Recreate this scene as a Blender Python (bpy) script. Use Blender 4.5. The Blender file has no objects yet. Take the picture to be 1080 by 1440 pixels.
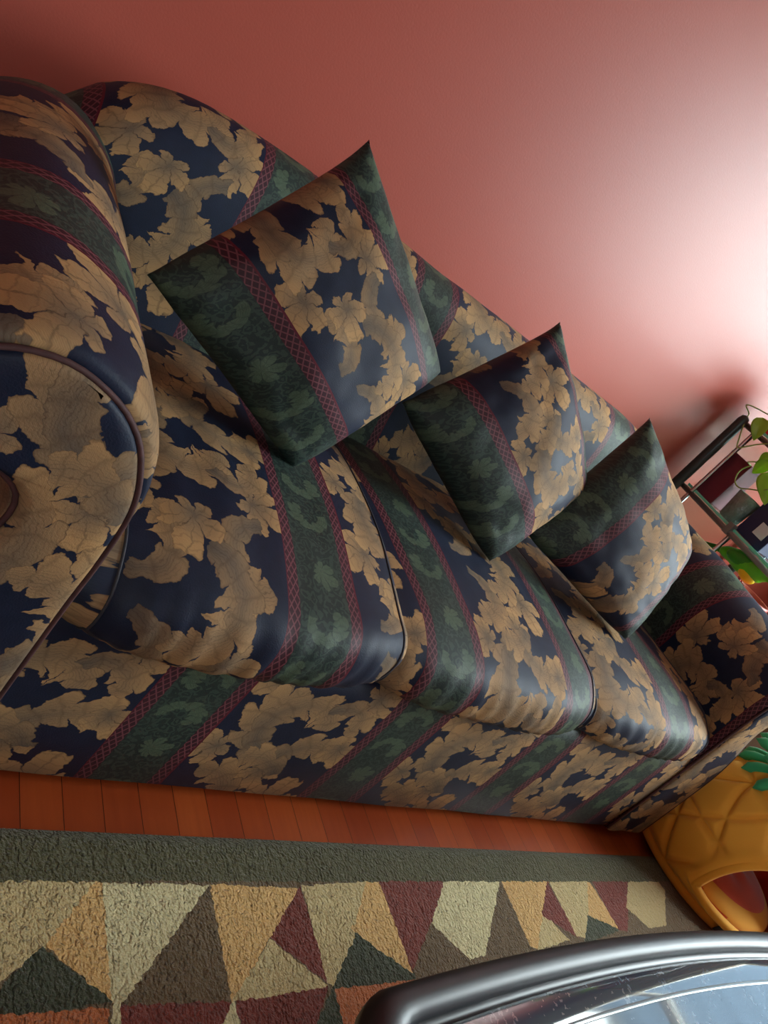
import bpy, bmesh, math, random
from mathutils import Vector, Matrix, noise as mnoise
random.seed(7)
S = bpy.context.scene
COL = S.collection
PI = math.pi

# ------------------------------------------------------------------ camera
cam_d = bpy.data.cameras.new('camera')
cam = bpy.data.objects.new('camera', cam_d); COL.objects.link(cam)
RX = [[0.702244, -0.336922, 0.627166], [0.308574, -0.649839, -0.694616], [0.641588, 0.681317, -0.352381]]
cam.matrix_world = Matrix(((RX[0][0], -RX[1][0], -RX[2][0], -0.2676),
                           (RX[0][1], -RX[1][1], -RX[2][1], -1.5488),
                           (RX[0][2], -RX[1][2], -RX[2][2], 0.9737),
                           (0, 0, 0, 1)))
cam_d.sensor_fit = 'VERTICAL'; cam_d.sensor_height = 36.0
cam_d.lens = 36.0 * 1081.13 / 1440.0
cam_d.clip_start = .02
S.camera = cam

# ------------------------------------------------------------------ light
S.view_settings.view_transform = 'Standard'; S.view_settings.look = 'None'
S.view_settings.gamma = 1.0; S.view_settings.use_curve_mapping = False
S.view_settings.exposure = 1.6
world = bpy.data.worlds.new('sky'); S.world = world; world.use_nodes = True
wn = world.node_tree
bg = wn.nodes['Background']
geo = wn.nodes.new('ShaderNodeTexCoord'); sepw = wn.nodes.new('ShaderNodeSeparateXYZ')
wn.links.new(geo.outputs['Generated'], sepw.inputs[0])
rmp = wn.nodes.new('ShaderNodeValToRGB')
rmp.color_ramp.elements[0].position = .45; rmp.color_ramp.elements[0].color = (.35, .38, .38, 1)
rmp.color_ramp.elements[1].position = .62; rmp.color_ramp.elements[1].color = (.88, .95, 1.0, 1)
mr = wn.nodes.new('ShaderNodeMath'); mr.operation = 'MULTIPLY_ADD'
mr.inputs[1].default_value = .5; mr.inputs[2].default_value = .5
wn.links.new(sepw.outputs['Z'], mr.inputs[0]); wn.links.new(mr.outputs[0], rmp.inputs[0])
wn.links.new(rmp.outputs[0], bg.inputs[0]); bg.inputs[1].default_value = SKY = 9.0
def area(name, loc, rot, sx, sy):
    l = bpy.data.lights.new(name, 'AREA'); l.shape = 'RECTANGLE'; l.size = sx; l.size_y = sy
    l.cycles.is_portal = True
    o = bpy.data.objects.new(name, l); COL.objects.link(o); o.location = loc; o.rotation_euler = rot
    return o
WX = 3.6                                         # right wall
WIN = (-2.55, -.55, 1.0, 2.70)                   # window in the right wall y0,y1,z0,z1
FILL_WIN = (-1.55, -.9, 1.5, 2.3)                     # unseen window added for weak fill light, opposite the sofa x0,x1,z0,z1
area('window_portal', (WX+.16, (WIN[0]+WIN[1])/2, (WIN[2]+WIN[3])/2), (0, PI/2, 0), WIN[3]-WIN[2], WIN[1]-WIN[0])
area('window_portal', ((FILL_WIN[0]+FILL_WIN[1])/2, -4.36, (FILL_WIN[2]+FILL_WIN[3])/2), (PI/2, 0, 0), FILL_WIN[1]-FILL_WIN[0], FILL_WIN[3]-FILL_WIN[2])  # portal of the added fill window
sun = bpy.data.lights.new('sun', 'SUN'); sun.energy = 0.55; sun.angle = math.radians(9); sun.color = (1, .96, .92)
so = bpy.data.objects.new('sun', sun); COL.objects.link(so)
so.rotation_euler = Vector((-1.8, 1.65, -1.1)).to_track_quat('-Z', 'Y').to_euler()

# ------------------------------------------------------------------ helpers
def tag(o, label=None, cat=None, group=None, kind=None):
    if label: o['label'] = label
    if cat: o['category'] = cat
    if group: o['group'] = group
    if kind: o['kind'] = kind
    return o
def empty(name, loc, label=None, cat=None, group=None, rz=0):
    o = bpy.data.objects.new(name, None); COL.objects.link(o); o.location = loc; o.rotation_euler = (0, 0, rz)
    o.empty_display_size = .05
    return tag(o, label, cat, group)
def mesh_obj(name, verts, faces, mats, parent=None, uvs=None, smooth=True, midx=None):
    """verts in world coordinates; uvs per vertex or per loop (list of lists per face)"""
    me = bpy.data.meshes.new(name)
    off = Vector((0, 0, 0))
    if parent is not None:
        off = parent_world(parent)
    me.from_pydata([tuple(Vector(v)-off) for v in verts], [], faces)
    if not isinstance(mats, (list, tuple)): mats = [mats]
    for m in mats: me.materials.append(m)
    if uvs is not None:
        uvl = me.uv_layers.new(name='UVMap')
        if len(uvs) == len(verts) and not isinstance(uvs[0][0], (list, tuple)):
            for lp in me.loops: uvl.data[lp.index].uv = uvs[lp.vertex_index]
        else:
            i = 0
            for fu in uvs:
                for q in fu: uvl.data[i].uv = q; i += 1
    if smooth:
        for p in me.polygons: p.use_smooth = True
    if midx:
        for p, k in zip(me.polygons, midx): p.material_index = k
    o = bpy.data.objects.new(name, me); COL.objects.link(o)
    if parent is not None: o.parent = parent
    return o
def parent_world(p):
    v = Vector((0, 0, 0))
    while p is not None:
        v += p.location; p = p.parent
    return v
class MB:
    def __init__(s): s.v = []; s.f = []; s.uv = []
    def box(s, x0, x1, y0, y1, z0, z1):
        b = len(s.v)
        s.v += [(x, y, z) for z in (z0, z1) for y in (y0, y1) for x in (x0, x1)]
        s.f += [(b+0, b+2, b+3, b+1), (b+4, b+5, b+7, b+6), (b+0, b+1, b+5, b+4), (b+2, b+6, b+7, b+3), (b+0, b+4, b+6, b+2), (b+1, b+3, b+7, b+5)]
        return s
    def tube(s, pts, r, n=10, closed=False, cap=True):
        b = len(s.v); pts = [Vector(p) for p in pts]; m = len(pts)
        rr = r if isinstance(r, (list, tuple)) else [r]*m
        up = None
        for i, p in enumerate(pts):
            if closed: t = pts[(i+1) % m]-pts[i-1]
            else: t = pts[min(i+1, m-1)]-pts[max(i-1, 0)]
            t.normalize()
            if up is None: up = t.orthogonal().normalized()
            up = (up-t*up.dot(t)).normalized(); sd = t.cross(up)
            for k in range(n):
                a = 2*PI*k/n
                s.v.append(tuple(p+(up*math.cos(a)+sd*math.sin(a))*rr[i]))
        R = m if closed else m-1
        for i in range(R):
            for k in range(n):
                j = (i+1) % m; l = (k+1) % n
                s.f.append((b+i*n+k, b+i*n+l, b+j*n+l, b+j*n+k))
        if cap and not closed:
            s.f.append(tuple(b+k for k in range(n))[::-1]); s.f.append(tuple(b+(m-1)*n+k for k in range(n)))
        return s
    def lathe(s, prof, c, n=32):
        b = len(s.v)
        for (r, z) in prof:
            for k in range(n):
                a = 2*PI*k/n; s.v.append((c[0]+r*math.cos(a), c[1]+r*math.sin(a), c[2]+z))
        for i in range(len(prof)-1):
            for k in range(n):
                l = (k+1) % n
                s.f.append((b+i*n+k, b+i*n+l, b+(i+1)*n+l, b+(i+1)*n+k))
        if prof[0][0] > 1e-4: s.f.append(tuple(b+k for k in range(n))[::-1])
        if prof[-1][0] > 1e-4: s.f.append(tuple(b+(len(prof)-1)*n+k for k in range(n)))
        return s
    def build(s, name, m, parent=None, smooth=False, bevel=0):
        o = mesh_obj(name, s.v, s.f, m, parent, smooth=smooth)
        if bevel:
            md = o.modifiers.new('bevel', 'BEVEL'); md.width = bevel; md.segments = 3; md.limit_method = 'ANGLE'
        return o
def catmull(pts, n, closed=True):
    out = []; m = len(pts)
    R = m if closed else m-1
    for i in range(R):
        g = lambda k: Vector(pts[k % m]) if closed else Vector(pts[max(0, min(m-1, k))])
        p0, p1, p2, p3 = g(i-1), g(i), g(i+1), g(i+2)
        for j in range(n):
            t = j/n
            out.append(.5*((2*p1)+(p2-p0)*t+(2*p0-5*p1+4*p2-p3)*t*t+(3*p1-p0-3*p2+p3)*t**3))
    if not closed: out.append(Vector(pts[-1]))
    return out
def resample(pts, n, closed=True):
    P = list(pts)+([pts[0]] if closed else [])
    L = [0]
    for a, b in zip(P, P[1:]): L.append(L[-1]+(b-a).length)
    out = []; k = 0
    N = n if closed else n-1
    for i in range(n):
        t = L[-1]*i/N
        while k < len(L)-2 and L[k+1] < t: k += 1
        f = (t-L[k])/max(1e-9, L[k+1]-L[k]); out.append(P[k].lerp(P[k+1], f))
    return out
def sm(a, b, x):
    t = max(0, min(1, (x-a)/(b-a))); return t*t*(3-2*t)

# ------------------------------------------------------------------ node maths
class NG:
    def __init__(s, nt): s.nt = nt
    def m(s, op, *a):
        n = s.nt.nodes.new('ShaderNodeMath'); n.operation = op
        for i, x in enumerate(a):
            x = x.s if isinstance(x, E) else x
            if isinstance(x, (int, float)): n.inputs[i].default_value = x
            else: s.nt.links.new(x, n.inputs[i])
        return E(s, n.outputs[0])
class E:
    def __init__(s, g, k): s.g = g; s.s = k
    def __add__(s, o): return s.g.m('ADD', s, o)
    __radd__ = __add__
    def __sub__(s, o): return s.g.m('SUBTRACT', s, o)
    def __rsub__(s, o): return s.g.m('SUBTRACT', o, s)
    def __mul__(s, o):
        if isinstance(o, float) and o == 1.: return s
        return s.g.m('MULTIPLY', s, o)
    __rmul__ = __mul__
    def __truediv__(s, o): return s.g.m('DIVIDE', s, o)
def _g(a, b=None): return (a if isinstance(a, E) else b).g
class O:
    fract = staticmethod(lambda x: x.g.m('FRACT', x)); sqrt = staticmethod(lambda x: x.g.m('SQRT', x))
    atan2 = staticmethod(lambda a, b: _g(a, b).m('ARCTAN2', a, b)); abs = staticmethod(lambda x: x.g.m('ABSOLUTE', x))
    sin = staticmethod(lambda x: x.g.m('SINE', x)); cos = staticmethod(lambda x: x.g.m('COSINE', x))
    min = staticmethod(lambda a, b: _g(a, b).m('MINIMUM', a, b)); max = staticmethod(lambda a, b: _g(a, b).m('MAXIMUM', a, b))
    gt = staticmethod(lambda a, b: _g(a, b).m('GREATER_THAN', a, b)); lt = staticmethod(lambda a, b: _g(a, b).m('LESS_THAN', a, b))
    mod = staticmethod(lambda a, b: _g(a, b).m('FLOORED_MODULO', a, b))
def mixc(nt, f, a, b):
    n = nt.nodes.new('ShaderNodeMix'); n.data_type = 'RGBA'
    for i, x in ((0, f), (6, a), (7, b)):
        x = x.s if isinstance(x, E) else x
        if isinstance(x, (int, float)): n.inputs[i].default_value = x
        elif isinstance(x, (tuple, list)): n.inputs[i].default_value = (*x[:3], 1)
        else: nt.links.new(x, n.inputs[i])
    return n.outputs[2]
def srgb(r, g, b):
    f = lambda c: (c/255/12.92) if c/255 <= .04045 else ((c/255+.055)/1.055)**2.4
    return (f(r), f(g), f(b))
def noise_tex(nt, vec, scale, detail=2, out='Fac', rough=.5):
    n = nt.nodes.new('ShaderNodeTexNoise'); n.inputs['Scale'].default_value = scale; n.inputs['Detail'].default_value = detail
    n.inputs['Roughness'].default_value = rough
    if vec is not None: nt.links.new(vec, n.inputs['Vector'])
    return n.outputs[out]
def bump(nt, h, strength, dist, bsdf, prev=None):
    b = nt.nodes.new('ShaderNodeBump'); b.inputs['Strength'].default_value = strength; b.inputs['Distance'].default_value = dist
    nt.links.new(h.s if isinstance(h, E) else h, b.inputs['Height'])
    if prev: nt.links.new(prev, b.inputs['Normal'])
    nt.links.new(b.outputs[0], bsdf.inputs['Normal']); return b.outputs[0]
def new_mat(name):
    m = bpy.data.materials.new(name); m.use_nodes = True
    return m, m.node_tree, m.node_tree.nodes['Principled BSDF']
def simple(name, col, rough=.5, metal=0, nscale=0, namt=.1, spec=.5, bumpd=0, bscale=200, sheen=0, emis=0, alpha=1, trans=0, ior=1.45):
    m, nt, b = new_mat(name)
    tc = nt.nodes.new('ShaderNodeTexCoord').outputs['Object']
    if nscale:
        n = noise_tex(nt, tc, nscale, 4)
        c = mixc(nt, n, [x*(1-namt) for x in col], [min(1, x*(1+namt)) for x in col]); nt.links.new(c, b.inputs['Base Color'])
    else: b.inputs['Base Color'].default_value = (*col, 1)
    b.inputs['Roughness'].default_value = rough; b.inputs['Metallic'].default_value = metal
    b.inputs['Specular IOR Level'].default_value = spec; b.inputs['IOR'].default_value = ior
    b.inputs['Sheen Weight'].default_value = sheen; b.inputs['Transmission Weight'].default_value = trans
    if bumpd: bump(nt, noise_tex(nt, tc, bscale, 3), 1, bumpd, b)
    return m
# PATTERN BEGIN
PU=.42; GW=.14; LB=.022; LV=.56
def wrapd(O,x,L):            # distance wrapped to [-L/2, L/2]
    return (O.fract(x*(1/L)+.5)-.5)*L
def arcleaf(O,u,v,cx,cy,Rr,a0,a1,wa,wb,n,so=1.,si=1.,grow=0.):
    """lobed leaf along an arc; a0->a1 in degrees (sign gives the sense). returns mask, tone, dark"""
    du=u-cx; dv=wrapd(O,v-cy,LV)
    r=O.sqrt(du*du+dv*dv)
    sg=1. if a1>a0 else -1.
    th=O.atan2(dv*sg,du)
    t0=math.radians(a0)*sg; span=math.radians(abs(a1-a0))
    s=O.fract((th-t0)*(1/(2*math.pi)))*(2*math.pi/span)
    d=r-(s*grow+Rr)
    ad=O.abs(d)
    q0=O.min(ad*(1./wb),1.3)
    cap=O.min(O.sqrt(O.max(1-s,0.)*5.),1.)
    w=(s*(wb-wa)+wa)*cap
    ph=(s-q0*(.85/n))*(math.pi*n)
    k=O.abs(O.sin(ph))
    lob=O.sqrt(k)*(.25+O.min(s*2.,1.)*.52)+(.88-O.min(s*2.,1.)*.55)
    e=w*lob-O.max(d*(1./so),d*(-1./si))
    inside=O.gt(e,0.)*O.lt(s,1.)
    q=O.min(q0,1.)
    vein=O.max(O.abs(O.sin(ph*1.5+q*5.))*-1.5+.7,0.)*.6          # fine veins
    fold=O.max(k*-3.5+1.,0.)*O.min(O.max(q*3.-.9,0.),1.)                 # the slit between two lobes
    rim=O.max(e*-420.+1.,0.)*.9
    flow=O.max(O.abs(O.sin(d*620.+s*3.))*-1.8+.9,0.)*O.max(q*-1.1+1.,0.)*.75
    dark=O.min(O.max(O.max(vein,fold),O.max(rim,flow)),1.)
    tone=O.min(s*1.5,1.)*.45+q*.55
    return inside,tone,dark
def palm(O,u,v,cx,cy,R,ang,k,st=.40):
    du=u-cx; dv=wrapd(O,v-cy,LV)
    r=O.sqrt(du*du+dv*dv); a=math.radians(ang)
    th=O.atan2(dv*math.cos(a)-du*math.sin(a),du*math.cos(a)+dv*math.sin(a))
    ab=O.abs(th)
    c=O.min(O.abs(O.cos(th*k))*1.25,1.)
    ser=O.abs(O.sin(r*(13./R)+ab*9.))*.065
    e=(O.sqrt(c)*(1-st)+st-ser)*(1.12-ab*.26)*R-r
    inside=O.gt(e,0.)
    q=r*(1./R)
    fold=O.max(c*-4.+1.,0.)
    mid=O.max(O.abs(O.sin(th*k))*-7.+1.,0.)*.6
    side=O.max(O.abs(O.sin(c*2.2+r*(15./R)))*-1.6+.6,0.)*.6
    rim=O.max(e*-420.+1.,0.)*.8
    dark=O.min(O.max(O.max(fold,mid),O.max(side,rim)),1.)
    return inside,O.min(q*1.15+.1,1.),dark
LEAVES=[
 ('p',.215,.500,.078,75,2.5),
 ('p',.050,.250,.078,150,2.5),
 ('p',.235,.245,.070,20,2.5),
 ('p',.030,.075,.066,200,2.5),
 ('p',.150,.030,.058,-80,2.5),
 ('a',.225,.030,.085,175,50,.014,.050,4,1.1,.9,-.010),
 ('a',.055,.520,.060,-80,110,.012,.050,4,1.,.8,-.010),
 ('a',.240,.345,.055,270,70,.014,.046,4,1.1,.8,-.010),
 ('a',.130,.430,.085,-75,45,.018,.052,4,.8,1.0,-.02),
 ('a',.135,.425,.080,-75,110,.018,.050,6,1.1,.5,-.030),
 ('a',.055,.345,.055,100,-70,.012,.042,3,1.1,1.,-.01),
 ('a',.150,.150,.085,262,120,.016,.056,5,1.1,.6,.000),
 ('a',.145,.150,.080,250,0,.020,.052,6,.8,1.1,-.040),
 ('a',.110,-.005,.075,20,110,.014,.044,3,1.0,1.0,-.01),
 ('a',.205,.175,.040,150,-40,.010,.034,3,1.1,.9,-.005),
 ('p',.255,.110,.054,-60,2.5),
 ('p',.130,.300,.066,100,2.5),
]
def gold_field(O,u,v,wob):
    """u in field coords (0..PU-GW)"""
    m=0.;tone=0.;ln=0.;first=True
    for L in LEAVES:
        if L[0]=='a': a,t,l=arcleaf(O,u,v,*L[1:])
        else: a,t,l=palm(O,u,v,*L[1:])
        if first: m,tone,ln=a,t*a,l*a; first=False
        else:
            tone=tone+(t-tone)*a; ln=ln+(l-ln)*a; m=O.max(m,a)
    return m,tone,ln
# PATTERN END

# ------------------------------------------------------------------ the sofa's striped damask, as a node group over (u, v) in metres
def make_damask():
    g = bpy.data.node_groups.new('striped_damask', 'ShaderNodeTree')
    g.interface.new_socket('UV', in_out='INPUT', socket_type='NodeSocketVector')
    g.interface.new_socket('Color', in_out='OUTPUT', socket_type='NodeSocketColor')
    g.interface.new_socket('Height', in_out='OUTPUT', socket_type='NodeSocketFloat')
    g.interface.new_socket('Rough', in_out='OUTPUT', socket_type='NodeSocketFloat')
    gi = g.nodes.new('NodeGroupInput'); go = g.nodes.new('NodeGroupOutput'); N = NG(g)
    def sep(sock):
        s = g.nodes.new('ShaderNodeSeparateXYZ'); g.links.new(sock, s.inputs[0]); return E(N, s.outputs[0]), E(N, s.outputs[1])
    u, v = sep(gi.outputs[0])
    nc = g.nodes.new('ShaderNodeSeparateColor'); nc_src = noise_tex(g, gi.outputs[0], 40, 3.0, 'Color', .6); g.links.new(nc_src, nc.inputs[0])
    n1, n2 = E(N, nc.outputs[0]), E(N, nc.outputs[1])
    su = O.mod(u, PU)
    # gold field
    du = (n1-.5)*.026; dv = (n2-.5)*.026
    f = su-GW+du
    vv = v+dv
    m, tone, ln = gold_field(O, f, vv, 0)
    isg = O.gt(su, GW)
    tw = O.abs(O.sin((u+v*1.0)*1500.))              # diagonal twill
    gold = mixc(g, O.min(tone, 1.), srgb(92, 86, 78), srgb(192, 152, 102))
    gold = mixc(g, ln*.85, gold, srgb(66, 52, 42))
    gold = mixc(g, tw*.28, gold, srgb(112, 86, 60))
    navy = mixc(g, n1, srgb(14, 22, 42), srgb(24, 36, 62))
    field = mixc(g, m*isg, navy, gold)
    # green field: dense tone-on-tone foliage with a rosette
    gu = su-.07
    us = gu*1.6+du; vs = v*2.0+dv
    p1, t1, l1 = palm(O, gu*2.+du, vs, 0., .10, .072, 20, 3.5, .4)
    a1, b1, c1 = arcleaf(O, us, vs, .0, .27, .045, 200, -60, .012, .030, 6, 1., 1., .0)
    a2, b2, c2 = arcleaf(O, us, vs, .0, .43, .045, -20, 240, .012, .030, 6, 1., 1., .0)
    vr = g.nodes.new('ShaderNodeTexVoronoi'); vr.inputs['Scale'].default_value = 62
    vm = g.nodes.new('ShaderNodeVectorMath'); vm.operation = 'MULTIPLY_ADD'; g.links.new(nc_src, vm.inputs[0]); vm.inputs[1].default_value = (.03, .03, 0); g.links.new(gi.outputs[0], vm.inputs[2])
    g.links.new(vm.outputs[0], vr.inputs['Vector'])
    vd = E(N, vr.outputs['Distance'])
    bits = O.gt(O.sin(vd*16.), .15)*.38
    gm = O.max(p1, O.max(a1, a2))
    gd = O.max(p1*l1, O.max(a1*c1, a2*c2))
    gc = mixc(g, n2, srgb(32, 44, 43), srgb(42, 57, 52))
    gc = mixc(g, bits, gc, srgb(78, 98, 84))
    gc = mixc(g, gm*.55, gc, srgb(100, 120, 94))
    gc = mixc(g, gd*.8, gc, srgb(34, 46, 44))
    gc = mixc(g, tw*.25, gc, srgb(30, 42, 42))
    # lattice bands
    c = .0112
    l_a = O.abs(O.fract((su+v*.62)*(1/c))-.5); l_b = O.abs(O.fract((su-v*.62)*(1/c))-.5)
    lat = O.lt(O.min(l_a, l_b), .11)
    band = mixc(g, lat, srgb(58, 26, 36), srgb(112, 64, 72))
    inb = O.lt(O.abs(O.abs(su-GW*.5)-(GW-LB)*.5), LB*.5)
    edge = O.lt(O.abs(O.abs(su-GW*.5)-GW*.5), .0018)
    inb = O.max(inb, edge)
    outc = mixc(g, isg, gc, field)
    outc = mixc(g, inb, outc, mixc(g, edge, band, srgb(92, 24, 40)))
    g.links.new(outc, go.inputs[0])
    h = m*isg
    g.links.new(h.s, go.inputs[1])
    r = (m*isg)*.18+.58
    g.links.new(r.s, go.inputs[2])
    return g
DAM = make_damask()
def damask(name, du=0., dv=0., scale=1., wr=0.):
    m, nt, b = new_mat(name)
    uv = nt.nodes.new('ShaderNodeUVMap'); uv.uv_map = 'UVMap'
    mp = nt.nodes.new('ShaderNodeMapping'); mp.inputs['Location'].default_value = (du, dv, 0); mp.inputs['Scale'].default_value = (scale, scale, 1)
    nt.links.new(uv.outputs[0], mp.inputs[0])
    gr = nt.nodes.new('ShaderNodeGroup'); gr.node_tree = DAM; nt.links.new(mp.outputs[0], gr.inputs[0])
    nt.links.new(gr.outputs[0], b.inputs['Base Color']); nt.links.new(gr.outputs[2], b.inputs['Roughness'])
    b.inputs['Specular IOR Level'].default_value = .32
    p = bump(nt, noise_tex(nt, mp.outputs[0], 420, 2), .35, .0010, b)
    if wr:
        tc = nt.nodes.new('ShaderNodeTexCoord').outputs['Object']
        bump(nt, noise_tex(nt, tc, 9, 2), wr, .012, b, p)
    return m
# ------------------------------------------------------------------ setting materials
def wall_material():
    m, nt, b = new_mat('wall_paint')
    tc = nt.nodes.new('ShaderNodeTexCoord').outputs['Object']
    n = noise_tex(nt, tc, 1.3, 3)
    nt.links.new(mixc(nt, n, srgb(168, 77, 62), srgb(178, 85, 69)), b.inputs['Base Color'])
    b.inputs['Roughness'].default_value = .40; b.inputs['Specular IOR Level'].default_value = .6
    p = bump(nt, noise_tex(nt, tc, 230, 3), .35, .0006, b)
    v = nt.nodes.new('ShaderNodeTexVoronoi'); v.inputs['Scale'].default_value = 7; nt.links.new(tc, v.inputs['Vector'])
    k = nt.nodes.new('ShaderNodeMath'); k.operation = 'LESS_THAN'; k.inputs[1].default_value = .035; nt.links.new(v.outputs['Distance'], k.inputs[0])
    bump(nt, k.outputs[0], .25, .0006, b, p)
    return m
def floor_material():
    m, nt, b = new_mat('cherry_boards')
    tc = nt.nodes.new('ShaderNodeTexCoord').outputs['Object']
    s = nt.nodes.new('ShaderNodeSeparateXYZ'); nt.links.new(tc, s.inputs[0]); N = NG(nt)
    x, y = E(N, s.outputs[0]), E(N, s.outputs[1])
    bw = .062
    k = N.m('FLOOR', x*(1/bw)); fr = O.fract(x*(1/bw))
    rnd = O.fract(O.sin(k*12.9898)*43758.5)
    mp = nt.nodes.new('ShaderNodeMapping'); mp.inputs['Scale'].default_value = (40, 3.0, 1); nt.links.new(tc, mp.inputs[0])
    gn = noise_tex(nt, mp.outputs[0], 1.5, 5, rough=.65)
    c = mixc(nt, rnd, srgb(140, 56, 24), srgb(172, 80, 34))
    c = mixc(nt, E(N, gn)*.7, c, srgb(104, 32, 12))
    gap = O.lt(fr, .02)
    c = mixc(nt, gap, c, srgb(50, 14, 8))
    nt.links.new(c, b.inputs['Base Color']); b.inputs['Roughness'].default_value = .28
    bump(nt, gap*-1., .5, .001, b)
    return m
RUGPOLY = [('terra', [(0.094, -1.181), (0.28, -1.194), (0.269, -1.334), (0.052, -1.294)]),
    ('maroon', [(0.292, -1.19), (0.456, -1.201), (0.43, -1.364), (0.277, -1.335)]),
    ('maroon', [(0.465, -1.202), (0.637, -1.197), (0.594, -1.244), (0.487, -1.374), (0.435, -1.365)]),
    ('terra', [(0.648, -1.198), (0.874, -1.202), (0.76, -1.425), (0.602, -1.396)]),
    ('green', [(0.642, -1.2), (0.644, -1.296), (0.534, -1.303)]),
    ('cream', [(0.288, -1.186), (0.296, -1.186), (0.289, -1.304), (0.268, -1.3)]),
    ('cream', [(0.46, -1.201), (0.467, -1.251), (0.425, -1.246)]),
    ('tan', [(0.027, -1.025), (0.278, -1.039), (0.206, -1.118), (0.144, -1.157), (0.074, -1.151)]),
    ('peach', [(0.275, -1.039), (0.291, -1.039), (0.286, -1.185), (0.206, -1.116)]),
    ('green', [(0.201, -1.118), (0.284, -1.185), (0.193, -1.189), (0.128, -1.183)]),
    ('cream', [(0.288, -1.038), (0.453, -1.043), (0.301, -1.187), (0.286, -1.185)]),
    ('brown', [(0.457, -1.052), (0.46, -1.201), (0.3, -1.19)]),
    ('peach', [(0.459, -1.041), (0.628, -1.048), (0.459, -1.201)]),
    ('tan', [(0.547, -1.126), (0.633, -1.197), (0.46, -1.201)]),
    ('maroon', [(0.631, -1.045), (0.635, -1.192), (0.548, -1.123)]),
    ('tan', [(0.636, -1.044), (0.819, -1.035), (0.644, -1.198), (0.635, -1.192)]),
    ('peach', [(0.819, -1.035), (0.796, -1.176), (0.717, -1.116)]),
    ('green', [(0.721, -1.125), (0.801, -1.176), (0.874, -1.202), (0.642, -1.2)]),
    ('peach', [(0.788, -1.035), (0.822, -1.035), (0.825, -1.193), (0.72, -1.118)]),
    ('green', [(0.722, -1.123), (0.824, -1.194), (0.69, -1.198), (0.677, -1.189)]),
    ('maroon', [(0.819, -1.033), (1.001, -1.036), (0.912, -1.113), (0.825, -1.193)]),
    ('brown', [(0.914, -1.115), (0.985, -1.176), (0.899, -1.23), (0.807, -1.222), (0.83, -1.195)]),
    ('cream', [(0.997, -1.036), (1.18, -1.031), (1.038, -1.173), (0.983, -1.18), (0.917, -1.113)]),
    ('brown', [(1.174, -1.039), (1.181, -1.17), (1.064, -1.225), (1.012, -1.195)]),
    ('peach', [(1.183, -1.031), (1.361, -1.03), (1.206, -1.172), (1.181, -1.167)]),
    ('tan', [(1.276, -1.105), (1.327, -1.162), (1.201, -1.175)]),
    ('maroon', [(1.351, -1.037), (1.366, -1.16), (1.272, -1.109)]),
    ('tan', [(1.36, -1.031), (1.533, -1.029), (1.4, -1.162), (1.362, -1.156)]),
    ('green', [(1.454, -1.11), (1.545, -1.151), (1.377, -1.173)]),
    ('peach', [(1.529, -1.029), (1.55, -1.147), (1.45, -1.114)]),
    ('maroon', [(1.542, -1.028), (1.731, -1.024), (1.583, -1.153), (1.547, -1.15)]),
    ('tan', [(1.731, -1.024), (1.871, -1.023), (1.885, -1.06), (1.781, -1.147), (1.692, -1.151), (1.637, -1.101)])]
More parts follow.
